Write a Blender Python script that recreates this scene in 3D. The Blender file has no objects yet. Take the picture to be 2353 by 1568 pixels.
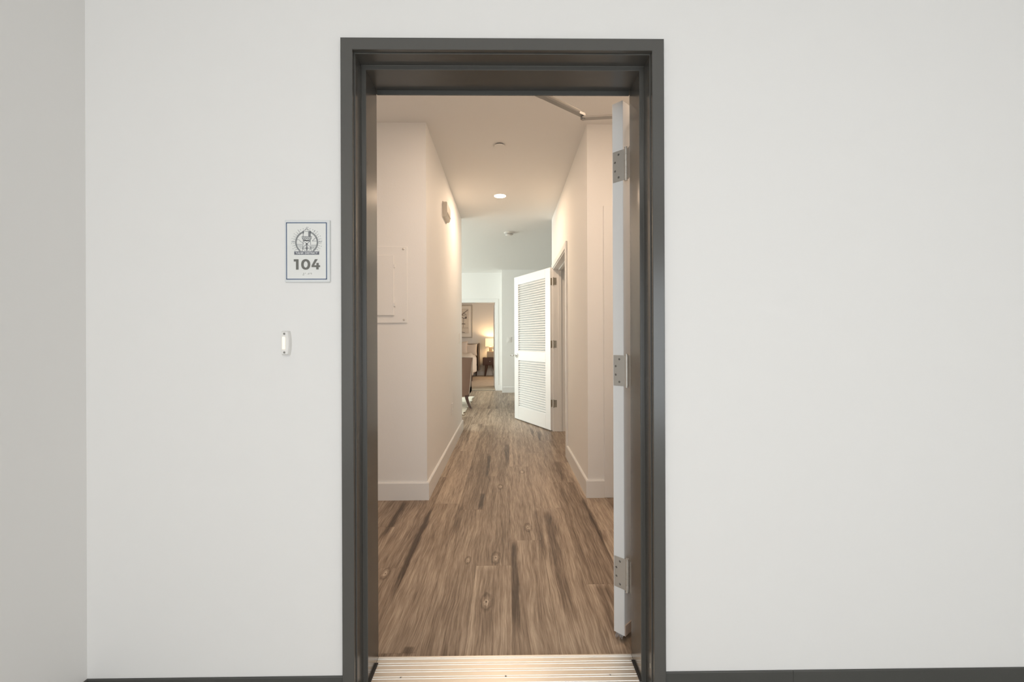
import bpy, bmesh, math, random
from mathutils import Matrix, Vector
R = random.Random(7)
S = bpy.context.scene
COL = S.collection

# ------------------------------------------------------------------ camera, world, lights, exposure
F = 1000.0                                   # focal length in pixels of the 2353 px wide frame
CAMH = 1.114
cd = bpy.data.cameras.new('camera'); cam = bpy.data.objects.new('camera', cd); COL.objects.link(cam)
cd.sensor_fit = 'HORIZONTAL'; cd.sensor_width = 36.0; cd.lens = F / 2353 * 36.0
cd.clip_start = 0.02
cam.matrix_world = (Matrix.Translation((0, 0, CAMH)) @ Matrix.Rotation(-math.atan(12 / F), 4, 'Z')
                    @ Matrix.Rotation(math.pi / 2, 4, 'X') @ Matrix.Rotation(-0.0035, 4, 'Z'))
S.camera = cam

w = bpy.data.worlds.new('world'); S.world = w; w.use_nodes = True
w.node_tree.nodes['Background'].inputs[0].default_value = (0.80, 0.92, 1.0, 1)
w.node_tree.nodes['Background'].inputs[1].default_value = 1.0

def area(name, loc, direction, sx, sy, power, color, spread=math.pi):
    l = bpy.data.lights.new(name, 'AREA'); l.shape = 'RECTANGLE'; l.size = sx; l.size_y = sy
    l.energy = power; l.color = color; l.spread = spread
    o = bpy.data.objects.new(name, l); COL.objects.link(o); o.location = loc
    o.rotation_euler = Vector(direction).to_track_quat('-Z', 'Y').to_euler()
    return o
# daylight of the unseen living room and lobby windows; bedroom gets an added fill
area('living_window_daylight', (-4.9, 7.6, 1.35), (1, 0, -0.02), 3.2, 2.0, 156, (0.90, 1.0, 0.96))
area('corridor_window_daylight', (0.6, -2.58, 1.02), (0, 1, 0), 3.7, 1.85, 41, (0.945, 0.975, 1.0))
area('bedroom_fill_light', (0.85, 11.5, 1.4), (-1, 0.1, -0.1), 1.6, 1.4, 26, (1.0, 0.90, 0.80))  # unseen fill light added to brighten the bedroom; its wall has no window

S.view_settings.view_transform = 'Standard'; S.view_settings.look = 'None'
S.view_settings.gamma = 1.0; S.view_settings.use_curve_mapping = False
S.view_settings.exposure = 0.17
S.cycles.use_denoising = True
S.cycles.max_bounces = 8; S.cycles.diffuse_bounces = 5; S.cycles.glossy_bounces = 3
S.cycles.use_adaptive_sampling = True; S.cycles.adaptive_threshold = 0.06; S.cycles.adaptive_min_samples = 16
S.cycles.sample_clamp_indirect = 6.0
S.cycles.caustics_reflective = False; S.cycles.caustics_refractive = False

# ------------------------------------------------------------------ materials
MATS = {}
def sock(b, n, v):
    if n in b.inputs: b.inputs[n].default_value = v
def mat(name, color, rough=0.6, metal=0.0, bump=0.0, bscale=200, spec=0.5, emit=None, estr=0.0, var=0.0, vscale=6):
    m = bpy.data.materials.new(name); m.use_nodes = True; nt = m.node_tree
    b = nt.nodes['Principled BSDF']
    b.inputs['Base Color'].default_value = (*color, 1); b.inputs['Roughness'].default_value = rough
    b.inputs['Metallic'].default_value = metal; sock(b, 'Specular IOR Level', spec)
    if emit: sock(b, 'Emission Color', (*emit, 1)); sock(b, 'Emission Strength', estr)
    tc = nt.nodes.new('ShaderNodeTexCoord')
    n = nt.nodes.new('ShaderNodeTexNoise'); n.inputs['Scale'].default_value = bscale; n.inputs['Detail'].default_value = 3
    nt.links.new(tc.outputs['Object'], n.inputs['Vector'])
    if bump:
        bp = nt.nodes.new('ShaderNodeBump'); bp.inputs['Strength'].default_value = bump; bp.inputs['Distance'].default_value = 0.002
        nt.links.new(n.outputs['Fac'], bp.inputs['Height']); nt.links.new(bp.outputs['Normal'], b.inputs['Normal'])
    if var:
        n2 = nt.nodes.new('ShaderNodeTexNoise'); n2.inputs['Scale'].default_value = vscale
        nt.links.new(tc.outputs['Object'], n2.inputs['Vector'])
        mx = nt.nodes.new('ShaderNodeMix'); mx.data_type = 'RGBA'
        mx.inputs['A'].default_value = (*[c * (1 - var) for c in color], 1)
        mx.inputs['B'].default_value = (*[min(1, c * (1 + var)) for c in color], 1)
        nt.links.new(n2.outputs['Fac'], mx.inputs['Factor']); nt.links.new(mx.outputs['Result'], b.inputs['Base Color'])
    MATS[name] = m
    return m
mat('corridor_paint', (0.825, 0.81, 0.79), 0.75)
mat('room_paint', (0.86, 0.845, 0.82), 0.7, bump=0.18, bscale=110)
mat('ceiling_paint', (0.84, 0.825, 0.80), 0.8)
mat('trim_white', (0.83, 0.82, 0.80), 0.35)
mat('door_white', (0.92, 0.93, 0.93), 0.32)
mat('louver_white', (0.86, 0.86, 0.85), 0.35)
mat('bronze_metal', (0.082, 0.079, 0.072), 0.22, spec=0.7)
mat('gasket', (0.02, 0.02, 0.02), 0.6)
mat('steel', (0.66, 0.63, 0.58), 0.32, metal=0.5, bump=0.05, bscale=300)
mat('steel_dark', (0.30, 0.29, 0.27), 0.4, metal=1.0)
mat('nickel_warm', (0.40, 0.36, 0.29), 0.38, metal=1.0, bump=0.3, bscale=90, var=0.25, vscale=60)
mat('chrome', (0.75, 0.75, 0.74), 0.15, metal=1.0)
mat('aluminium', (0.74, 0.71, 0.66), 0.42, metal=1.0, bump=0.06, bscale=120, var=0.05, vscale=12)
mat('closer_grey', (0.42, 0.40, 0.37), 0.4, metal=0.6)
mat('rubber_base', (0.065, 0.064, 0.058), 0.5, bump=0.05, bscale=90, var=0.2, vscale=5)
mat('carpet_corridor', (0.58, 0.565, 0.54), 0.95, bump=0.5, bscale=400)
mat('carpet_bedroom', (0.52, 0.41, 0.30), 0.95, bump=0.5, bscale=300, var=0.15, vscale=8)
mat('subfloor', (0.10, 0.075, 0.055), 0.8)
mat('sign_plate', (0.74, 0.755, 0.75), 0.4)
mat('sign_field', (0.80, 0.80, 0.77), 0.45)
mat('sign_blue', (0.10, 0.145, 0.24), 0.5)
mat('sign_grey', (0.16, 0.157, 0.14), 0.5)
mat('sign_line', (0.27, 0.28, 0.29), 0.5)
mat('sign_banner', (0.135, 0.14, 0.17), 0.5)
mat('sign_white', (0.85, 0.85, 0.84), 0.5)
mat('plastic_white', (0.82, 0.80, 0.77), 0.35)
mat('plastic_cream', (0.72, 0.66, 0.57), 0.4)
mat('button_glow', (0.9, 0.85, 0.78), 0.3, emit=(1.0, 0.86, 0.66), estr=0.35)
mat('led_diffuser', (1, 1, 1), 0.5, emit=(1.0, 0.88, 0.68), estr=14.0)
mat('panel_lens', (1, 1, 1), 0.5, emit=(1.0, 0.97, 0.92), estr=1.2)
mat('taupe_fabric', (0.30, 0.20, 0.155), 0.85, bump=0.25, bscale=500)
mat('piping_fabric', (0.55, 0.47, 0.40), 0.8)
mat('headboard_fabric', (0.26, 0.20, 0.15), 0.9, bump=0.3, bscale=400)
mat('linen', (0.74, 0.66, 0.57), 0.9, bump=0.4, bscale=60)
mat('pillow_fabric', (0.72, 0.63, 0.55), 0.9, bump=0.3, bscale=90)
mat('bed_sheet', (0.62, 0.57, 0.48), 0.9, bump=0.2, bscale=60)
mat('dark_wood', (0.070, 0.030, 0.018), 0.35, bump=0.1, bscale=60, var=0.3, vscale=25)
mat('ceramic_beige', (0.42, 0.35, 0.26), 0.45)
mat('lamp_shade_cloth', (0.90, 0.80, 0.62), 0.8, emit=(1.0, 0.74, 0.40), estr=1.0)
mat('silver_frame', (0.60, 0.56, 0.50), 0.4, metal=0.2)
mat('mat_board', (0.92, 0.88, 0.82), 0.7)
mat('art_paper', (0.80, 0.74, 0.66), 0.7)
mat('ink', (0.10, 0.08, 0.07), 0.7)
mat('rug_wool', (0.88, 0.82, 0.70), 0.95, bump=0.8, bscale=60, var=0.15, vscale=30)
mat('rug_brown', (0.36, 0.25, 0.16), 0.95, bump=0.8, bscale=60)
mat('brush', (0.45, 0.45, 0.46), 0.8)
mat('kick_orange', (0.58, 0.46, 0.38), 0.45)

# planks: printed oak with grain, streaks and knots that belong to the boards
def px_floor(px, py):
    y = CAMH * 1000 / (py - 784.0)
    return ((px - 1164.0) * y / 1000.0, y)
def wood():
    m = bpy.data.materials.new('oak_plank'); m.use_nodes = True; nt = m.node_tree; N = nt.nodes; L = nt.links
    b = N['Principled BSDF']
    class E:
        def __init__(s, o): s.o = o
        def op(s, k, *a):
            n = N.new('ShaderNodeMath'); n.operation = k
            for i, v in enumerate((s,) + a):
                if isinstance(v, E): L.new(v.o, n.inputs[i])
                else: n.inputs[i].default_value = v
            return E(n.outputs[0])
        def __add__(s, v): return s.op('ADD', v)
        def __sub__(s, v): return s.op('SUBTRACT', v)
        def __mul__(s, v): return s.op('MULTIPLY', v)
        def __truediv__(s, v): return s.op('DIVIDE', v)
        def clamp(s): 
            r = s.op('ADD', 0.0); r.o.node.use_clamp = True; return r
        def smooth(s, a, c):
            n = N.new('ShaderNodeMapRange'); n.interpolation_type = 'SMOOTHSTEP'
            L.new(s.o, n.inputs['Value']); n.inputs['From Min'].default_value = a; n.inputs['From Max'].default_value = c
            return E(n.outputs['Result'])
    tc = N.new('ShaderNodeTexCoord'); oi = N.new('ShaderNodeObjectInfo'); geo = N.new('ShaderNodeNewGeometry')
    sp = N.new('ShaderNodeSeparateXYZ'); L.new(tc.outputs['Object'], sp.inputs[0])
    gp = N.new('ShaderNodeSeparateXYZ'); L.new(geo.outputs['Position'], gp.inputs[0])
    ox, oy = E(sp.outputs[0]), E(sp.outputs[1]); X, Y = E(gp.outputs[0]), E(gp.outputs[1])
    rnd = E(oi.outputs['Random'])
    def noise(kx, ky, det=4, rough=0.55, extra=None):
        c = N.new('ShaderNodeCombineXYZ')
        xx = (ox if extra is None else ox + extra) * kx
        L.new(xx.o, c.inputs[0]); L.new((oy * ky).o, c.inputs[1]); L.new((rnd * 57.0).o, c.inputs[2])
        n = N.new('ShaderNodeTexNoise'); n.inputs['Scale'].default_value = 1.0; n.inputs['Detail'].default_value = det
        n.inputs['Roughness'].default_value = rough
        L.new(c.outputs[0], n.inputs['Vector']); return E(n.outputs['Fac'])
    warp = (noise(6, 2.0, 2) - 0.5) * 0.05
    knots = [px_floor(*p) + s for p, s in (((1115, 1383), (0.020,)), ((1137, 1282), (0.020,)), ((1211, 1213), (0.019,)),
             ((1148, 1119), (0.018,)), ((1198, 1085), (0.017,)), ((1073, 1287), (0.013,)), ((884, 1316), (0.017,)))]
    knoise = noise(70, 40, 3, 0.6)
    kmask = None; kcore = None; kring = None; pull = None
    for kx, ky, r in knots:
        dx = (X - kx) / r; dy = (Y - ky) / (r * 2.6)
        d = (dx * dx + dy * dy).op('SQRT') + (knoise - 0.5) * 0.9
        core = d.op('MULTIPLY', 1.0).smooth(0.62, 0.40)
        near = d.smooth(2.0, 0.7)
        ring = ((d * 7.0).op('SINE') * 0.5 + 0.5) * near
        hole = ((dx * dx * 1.0 + dy * dy * 2.0).op('SQRT')).smooth(0.26, 0.06)
        kcore = core if kcore is None else kcore.op('MAXIMUM', core)
        kring = ring if kring is None else kring.op('MAXIMUM', ring)
        kmask = hole if kmask is None else kmask.op('MAXIMUM', hole)
    fine = noise(190, 7.0, 5, 0.65, warp)
    mid = noise(42, 1.6, 4, 0.55, warp)
    broad = noise(13, 0.7, 3, 0.5, warp)
    tone = rnd
    streaks = [  # px top, py top, px bottom, py bottom, half width in metres, strength
        (1123, 1045, 1116, 1100, 0.022, .75), (1108, 1133, 1104, 1172, 0.022, .75), (1180, 1240, 1186, 1470, 0.022, 1.0),
        (988, 1164, 893, 1390, 0.022, .95), (1339, 1145, 1391, 1262, 0.018, .8), (1254, 1170, 1320, 1470, 0.040, .80),
        (933, 1150, 874, 1240, 0.024, .75), (1117, 1300, 1105, 1500, 0.045, .45), (1275, 1060, 1300, 1112, 0.04, .55),
        (1350, 1345, 1440, 1480, 0.05, .55), (1166, 1020, 1164, 1075, 0.03, .45), (1228, 1170, 1252, 1290, 0.03, .5),
        (925, 1486, 945, 1500, 0.025, .7), (1060, 1160, 1040, 1230, 0.03, .3), (1020, 1060, 985, 1110, .03, .45)]
    dark = None
    wob = (noise(3, 3.0, 3) - 0.5) * 0.05
    rag = noise(60, 3.0, 4, 0.6)
    for x0, y0, x1, y1, hw, st in streaks:
        a, c = px_floor(x0, y0), px_floor(x1, y1)
        xm = 0.5 * (a[0] + c[0]); ya, yb = c[1], a[1]
        ln = yb - ya
        t = ((X - xm + wob).op('ABSOLUTE') / hw + (rag - 0.5) * 1.1).smooth(1.1, 0.25)
        e = Y.smooth(ya - 0.02, ya + 0.25 * ln) * Y.smooth(yb + 0.01, yb - 0.12 * ln)
        v = t * e * st
        dark = v if dark is None else dark.op('MAXIMUM', v)
    # streaks of the planks further off come from noise
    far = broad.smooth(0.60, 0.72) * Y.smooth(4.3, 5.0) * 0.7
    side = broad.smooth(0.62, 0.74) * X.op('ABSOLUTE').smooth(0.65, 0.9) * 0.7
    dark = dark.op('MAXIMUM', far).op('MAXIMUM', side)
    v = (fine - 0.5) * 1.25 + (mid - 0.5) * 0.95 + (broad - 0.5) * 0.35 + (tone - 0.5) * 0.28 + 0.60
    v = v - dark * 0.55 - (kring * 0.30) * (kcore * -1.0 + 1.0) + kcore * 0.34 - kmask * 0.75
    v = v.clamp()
    cr = N.new('ShaderNodeValToRGB'); L.new(v.o, cr.inputs[0])
    el = cr.color_ramp.elements
    el[0].position = 0.0; el[0].color = (0.075, 0.048, 0.031, 1)
    el[1].position = 1.0; el[1].color = (0.60, 0.49, 0.375, 1)
    e = el.new(0.35); e.color = (0.200, 0.142, 0.099, 1)
    e = el.new(0.62); e.color = (0.355, 0.268, 0.196, 1)
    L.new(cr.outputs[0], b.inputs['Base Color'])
    b.inputs['Roughness'].default_value = 0.42; sock(b, 'Specular IOR Level', 0.4)
    bp = N.new('ShaderNodeBump'); bp.inputs['Strength'].default_value = 0.12; bp.inputs['Distance'].default_value = 0.001
    L.new(fine.o, bp.inputs['Height']); L.new(bp.outputs['Normal'], b.inputs['Normal'])
    MATS['oak'] = m
wood()

# ------------------------------------------------------------------ mesh helpers
def wmat(o):
    m = o.matrix_basis.copy()
    return wmat(o.parent) @ m if o.parent else m
def link(name, me, material, parent=None):
    o = bpy.data.objects.new(name, me); COL.objects.link(o)
    if material and len(me.materials) == 0: me.materials.append(MATS[material])
    if parent: o.parent = parent
    return o
def obj(name, bm, material, parent=None, world=True, smooth=False, auto=None):
    """one mesh object; coordinates are world coordinates unless world=False (then local to the parent)"""
    if parent and world:
        bmesh.ops.transform(bm, matrix=wmat(parent).inverted(), verts=bm.verts)
    bmesh.ops.recalc_face_normals(bm, faces=bm.faces)
    me = bpy.data.meshes.new(name)
    if smooth:
        for f in bm.faces: f.smooth = True
    if auto:
        for f in bm.faces: f.smooth = True
        for e in bm.edges:
            e.smooth = not (len(e.link_faces) == 2 and e.calc_face_angle(0) > auto)
    bm.to_mesh(me); bm.free()
    return link(name, me, material, parent)
def empty(name, loc, rz=0.0):
    o = bpy.data.objects.new(name, None); COL.objects.link(o); o.location = loc; o.rotation_euler = (0, 0, rz)
    o.empty_display_size = 0.05
    return o
def tag(o, label, cat, kind=None, group=None):
    o['label'] = label; o['category'] = cat
    if kind: o['kind'] = kind
    if group: o['group'] = group
    return o
def add_box(bm, x0, x1, y0, y1, z0, z1, bev=0.0, seg=1, M=None):
    r = bmesh.ops.create_cube(bm, size=1.0)
    vs = r['verts']
    bmesh.ops.transform(bm, verts=vs, matrix=Matrix.Translation(((x0 + x1) / 2, (y0 + y1) / 2, (z0 + z1) / 2)) @
                        Matrix.Diagonal((abs(x1 - x0), abs(y1 - y0), abs(z1 - z0), 1)))
    if bev:
        es = list({e for v in vs for e in v.link_edges})
        rr = bmesh.ops.bevel(bm, geom=es, offset=bev, segments=seg, affect='EDGES', profile=0.5)
        vs = list({v for f in rr['faces'] for v in f.verts} | {v for v in vs if v.is_valid})
    if M is not None: bmesh.ops.transform(bm, verts=vs, matrix=M)
    return vs
def box(*a, **k):
    bm = bmesh.new(); add_box(bm, *a, **k); return bm
def add_cyl(bm, p0, p1, r0, r1=None, n=20, caps=True):
    p0, p1 = Vector(p0), Vector(p1); d = p1 - p0
    q = d.to_track_quat('Z', 'Y').to_matrix().to_4x4()
    r = bmesh.ops.create_cone(bm, cap_ends=caps, segments=n, radius1=r0, radius2=r0 if r1 is None else r1, depth=d.length,
                              matrix=Matrix.Translation((p0 + p1) / 2) @ q)
    return r['verts']
def cyl(*a, **k):
    bm = bmesh.new(); add_cyl(bm, *a, **k); return bm
def add_lathe(bm, c, prof, n=32, axis='Z', M=None):
    """prof: list of (r, h) from one end to the other; closed at both ends"""
    rings = []
    for r, h in prof:
        ring = []
        for i in range(n):
            a = 2 * math.pi * i / n
            p = Vector((r * math.cos(a), r * math.sin(a), h))
            if M is not None: p = M @ p
            ring.append(bm.verts.new(p + Vector(c)))
        rings.append(ring)
    for a, b in zip(rings, rings[1:]):
        for i in range(n):
            bm.faces.new((a[i], a[(i + 1) % n], b[(i + 1) % n], b[i]))
    bm.faces.new(rings[0]); bm.faces.new(rings[-1])
def lathe(*a, **k):
    bm = bmesh.new(); add_lathe(bm, *a, **k); return bm
def add_prism(bm, pts, f, h0, h1):
    """pts 2D polygon, f(u, v, h) -> 3D"""
    a = [bm.verts.new(f(u, v, h0)) for u, v in pts]; b = [bm.verts.new(f(u, v, h1)) for u, v in pts]
    n = len(pts)
    bm.faces.new(a); bm.faces.new(b[::-1])
    for i in range(n): bm.faces.new((a[i], a[(i + 1) % n], b[(i + 1) % n], b[i]))
def prism(*a, **k):
    bm = bmesh.new(); add_prism(bm, *a, **k); return bm
def add_loft(bm, loops, close_ends=True):
    rings = [[bm.verts.new(p) for p in lp] for lp in loops]
    n = len(rings[0])
    for a, b in zip(rings, rings[1:]):
        for i in range(n): bm.faces.new((a[i], a[(i + 1) % n], b[(i + 1) % n], b[i]))
    if close_ends: bm.faces.new(rings[0]); bm.faces.new(rings[-1])
def add_tube(bm, pts, r, n=8):
    loops = []
    pts = [Vector(p) for p in pts]
    for i, p in enumerate(pts):
        d = (pts[min(i + 1, len(pts) - 1)] - pts[max(i - 1, 0)]).normalized()
        up = Vector((0, 0, 1)) if abs(d.z) < 0.9 else Vector((0, 1, 0))
        s = d.cross(up).normalized(); t = s.cross(d)
        rr = r[i] if isinstance(r, (list, tuple)) else r
        loops.append([p + rr * (math.cos(2 * math.pi * k / n) * s + math.sin(2 * math.pi * k / n) * t) for k in range(n)])
    add_loft(bm, loops)
def tube(*a, **k):
    bm = bmesh.new(); add_tube(bm, *a, **k); return bm

# ------------------------------------------------------------------ the shell
CX = -0.009                                  # centre of the doorway
WY0, WY1 = 1.352, 1.571                      # corridor wall, front and back face
CEIL = 2.654
def structure(name, bm, m, label, cat, **k):
    return tag(obj(name, bm, m, **k), label, cat, 'structure')
def boxes(lst, bev=0.0):
    bm = bmesh.new()
    for b in lst: add_box(bm, *b, bev=bev)
    return bm
XL = -1.292
structure('wall_front', boxes([(XL, CX - 0.49, WY0, WY1, 0, 2.75), (CX + 0.49, 5.0, WY0, WY1, 0, 2.75), (CX - 0.49, CX + 0.49, WY0, WY1, 2.035, 2.75)]),
          'corridor_paint', 'off-white corridor wall around the open dark-framed doorway', 'wall')
structure('wall_left', boxes([(XL - 0.12, XL, -2.6, WY1, 0, 2.75)]), 'corridor_paint', 'pale grey return wall at the left edge of the corridor', 'wall')
structure('wall_back', boxes([(XL - 0.12, -1.25, -2.72, -2.6, 0, 2.75), (2.45, 5.0, -2.72, -2.6, 0, 2.75), (-1.25, 2.45, -2.72, -2.6, 0, 0.08), (-1.25, 2.45, -2.72, -2.6, 1.95, 2.75)]), 'corridor_paint', 'off-white lobby wall opposite the doorway with a wide window', 'wall')
structure('wall_corridor_end', boxes([(5.0, 5.12, -2.72, WY1, 0, 2.75)]),
          'corridor_paint', 'plain off-white wall at the far right end of the corridor', 'wall')
structure('ceiling_corridor', boxes([(XL - 0.12, 5.12, -2.72, WY1, 2.75, 2.85)]), 'corridor_paint', 'white ceiling over the corridor outside the doorway', 'ceiling')
structure('floor_corridor', boxes([(XL - 0.12, 5.12, -2.72, 1.398, -0.05, 0.0)]), 'carpet_corridor', 'light grey floor of the corridor outside the threshold', 'floor')

# apartment shell
structure('wall_entry_left', boxes([(-1.72, -1.6, WY1, 3.07, 0, CEIL)]), 'room_paint', 'left side wall of the entry just inside the doorway', 'wall')
structure('wall_entry_right', boxes([(1.6, 1.72, WY1, 3.09, 0, CEIL)]), 'room_paint', 'right side wall of the entry behind the white entry door', 'wall')
HLX, HRX = -0.564, 0.575
structure('wall_hall_left', boxes([(-1.72, HLX, 3.07, 3.19, 0, CEIL), (HLX - 0.12, HLX, 3.19, 5.47, 0, CEIL)], bev=0.0),
          'room_paint', 'white hallway wall on the left with breaker panel and door chime', 'wall')
DY0, DY1 = 4.192, 5.34                       # doorway in the right hall wall
structure('wall_hall_right', boxes([(HRX, 0.695, 3.09, 3.21, 0, CEIL), (0.695, 1.52, 3.09, 3.21, 2.02, CEIL), (1.52, 1.72, 3.09, 3.21, 0, CEIL),
                                    (HRX, HRX + 0.15, 3.21, DY0, 0, CEIL), (HRX, HRX + 0.15, DY0, DY1 + 0.012, 2.005, CEIL),
                                    (HRX, HRX + 0.15, DY1 + 0.012, 5.52, 0, CEIL)]),
          'room_paint', 'white hallway wall on the right with the closet doorway', 'wall')
structure('wall_closet', boxes([(0.725, 2.5, 3.9, 4.0, 0, CEIL), (1.7, 1.8, 4.0, 5.4, 0, CEIL), (0.725, 2.5, 5.4, 5.52, 0, CEIL)]),
          'room_paint', 'dim inner walls of the closet behind the louvered door', 'wall')
structure('wall_living_near', boxes([(-5.0, HLX - 0.12, 5.35, 5.47, 0, CEIL)]), 'room_paint', 'living room wall on the near side beside the hallway', 'wall')
structure('wall_living_window', boxes([(-5.12, -5.0, 5.35, 6.0, 0, CEIL), (-5.12, -5.0, 9.2, 9.92, 0, CEIL), (-5.12, -5.0, 6.0, 9.2, 0, 0.35), (-5.12, -5.0, 6.0, 9.2, 2.4, CEIL)]),
          'room_paint', 'living room wall with the large daylight window', 'wall')
BDX0, BDX1 = -1.17, -0.255                   # bedroom doorway
structure('wall_bedroom_door', boxes([(-5.0, BDX0 - 0.015, 9.8, 9.92, 0, CEIL), (BDX0 - 0.015, BDX1 + 0.015, 9.8, 9.92, 2.0, CEIL), (BDX1 + 0.015, -0.105, 9.8, 9.92, 0, CEIL)]),
          'room_paint', 'daylit far wall around the open bedroom doorway', 'wall')
structure('wall_far', boxes([(-0.105, 2.5, 9.4, 9.92, 0, CEIL)]), 'room_paint', 'shaded far wall with a light switch behind the louvered door', 'wall')
structure('wall_living_right', boxes([(2.5, 2.62, 3.9, 9.92, 0, CEIL)]), 'room_paint', 'right side wall of the far room behind the louvered door', 'wall')
structure('wall_bedroom_back', boxes([(-4.2, 1.0, 14.15, 14.27, 0, CEIL)]), 'room_paint', 'warm beige bedroom back wall behind bed and lamp', 'wall')
structure('wall_bedroom_left', boxes([(-4.32, -4.2, 9.92, 14.27, 0, CEIL)]), 'room_paint', 'bedroom side wall on the far side of the bed', 'wall')
structure('wall_bedroom_right', boxes([(1.0, 1.12, 9.92, 14.27, 0, CEIL)]), 'room_paint', 'bedroom side wall beyond the nightstand', 'wall')
structure('ceiling', boxes([(-5.12, 2.62, WY1, 14.27, CEIL, CEIL + 0.1)]), 'ceiling_paint', 'plain white apartment ceiling above the hallway', 'ceiling')
structure('floor_bedroom', boxes([(-4.2, 1.0, 9.83, 14.15, -0.05, 0.004)]), 'carpet_bedroom', 'beige brown bedroom carpet beyond the far doorway', 'floor')

# ------------------------------------------------------------------ plank floor
FY0 = 1.527
floor = structure('floor', boxes([(-5.0, 2.5, FY0, 9.83, -0.06, -0.006)]), 'subfloor', 'greyish brown wood plank floor running down the hallway', 'floor')
PW, PL, PX0 = 0.172, 1.43, 0.017
OFF = {-4: 2.62, -3: 2.145, -2: 2.988, -1: 2.88, 0: 2.159, 1: 2.43, 2: 2.898, 3: 1.986, 4: 2.55}
def plank_mesh(L):
    bm = bmesh.new(); g = 0.0003; c = 0.0001
    hx, hy = PW / 2 - g, L / 2 - g
    lo = [(-hx, -hy), (hx, -hy), (hx, hy), (-hx, hy)]
    b = [bm.verts.new((x, y, -0.006)) for x, y in lo]; m1 = [bm.verts.new((x, y, -c)) for x, y in lo]
    t = [bm.verts.new((x - math.copysign(c, x), y - math.copysign(c, y), 0)) for x, y in lo]
    bm.faces.new(t)
    for a, d in ((b, m1), (m1, t)):
        for i in range(4): bm.faces.new((a[i], a[(i + 1) % 4], d[(i + 1) % 4], d[i]))
    bmesh.ops.recalc_face_normals(bm, faces=bm.faces)
    me = bpy.data.meshes.new('plank'); bm.to_mesh(me); bm.free(); me.materials.append(MATS['oak']); return me
full = plank_mesh(PL)
zones = lambda x: ([(FY0, 3.12)] if -1.62 < x < 1.62 else []) + ([(3.12, 5.40)] if HLX - 0.1 < x < 1.75 else []) + ([(5.40, 9.83)] if -3.6 < x < 1.3 else [])
for k in range(-22, 11):
    xc = PX0 + (k - 0.5) * PW                # row k spans PX0+(k-1)*PW .. PX0+k*PW
    zs = zones(xc)
    mer = []
    for a, b in zs:
        if mer and abs(mer[-1][1] - a) < 1e-6: mer[-1][1] = b
        else: mer.append([a, b])
    off = OFF.get(k, R.uniform(1.7, 3.1))
    for a, b in mer:
        y = off - math.ceil((off - a) / PL) * PL
        while y < b:
            s, e = max(y, a), min(y + PL, b)
            if e - s > 0.02:
                me = full if abs(e - s - PL) < 1e-6 else plank_mesh(e - s)
                o = link('plank', me, None, floor); o.location = (xc, (s + e) / 2, 0)
            y += PL

# ------------------------------------------------------------------ baseboards
def sweep_wall(path, prof):
    """open polyline path (x, y); prof (outward offset to the right of travel, z) closed polygon"""
    P = [Vector(p) for p in path]; loops = []
    for i, p in enumerate(P):
        ns = []
        if i > 0: d = (P[i] - P[i - 1]).normalized(); ns.append(Vector((d.y, -d.x)))
        if i < len(P) - 1: d = (P[i + 1] - P[i]).normalized(); ns.append(Vector((d.y, -d.x)))
        n = sum(ns, Vector((0, 0)));  n = n / n.dot(ns[0]) if len(ns) > 1 else ns[0]
        loops.append([(p.x + n.x * o, p.y + n.y * o, z) for o, z in prof])
    bm = bmesh.new(); add_loft(bm, loops); return bm
BP = [(0, 0), (0.015, 0), (0.015, 0.117), (0.011, 0.124), (0, 0.124)]
def baseboard(name, path, label): return structure(name, sweep_wall(path, BP), 'trim_white', label, 'baseboard')
baseboard('baseboard_hall_left', [(-1.6, 3.07), (HLX, 3.07), (HLX, 5.47), (-2.5, 5.47)], 'white baseboard along the left hallway wall')
baseboard('baseboard_hall_right', [(HRX, DY0 - 0.089), (HRX, 3.09), (0.689, 3.09)][::1], 'short white baseboard wrapping the right hallway corner')
baseboard('baseboard_entry_left', [(-1.6, WY1), (-1.6, 3.07)], 'white baseboard along the hidden left entry wall')
baseboard('baseboard_bedroom_door', [(-0.196, 9.8), (-0.105, 9.8)], 'small white baseboard piece beside the bedroom door casing')
baseboard('baseboard_far', [(-0.105, 9.4), (2.5, 9.4)], 'white baseboard under the far wall switch')
baseboard('baseboard_bedroom_back', [(-4.2, 14.15), (1.0, 14.15)], 'white baseboard behind bed and nightstand in the bedroom')
# dark rubber base in the corridor
CP = [(0, 0), (0.016, 0), (0.016, 0.004), (0.006, 0.012), (0.005, 0.078), (0.003, 0.081), (0, 0.081)]
bl = empty('baseboard_front_left', (-0.9, WY0, 0)); tag(bl, 'dark rubber base strip on the corridor wall left of the doorway', 'baseboard', 'structure')
obj('base_strip', sweep_wall([(XL, -2.6), (XL, WY0), (CX - 0.4975, WY0)], CP), 'rubber_base', bl)
br = empty('baseboard_front_right', (1.5, WY0, 0)); tag(br, 'dark rubber base strip on the corridor wall right of the doorway', 'baseboard', 'structure')
obj('base_strip', sweep_wall([(CX + 0.4975, WY0), (0.8895, WY0)], CP), 'rubber_base', br)
obj('base_strip', sweep_wall([(0.8905, WY0), (5.0, WY0)], CP), 'rubber_base', br)

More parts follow.
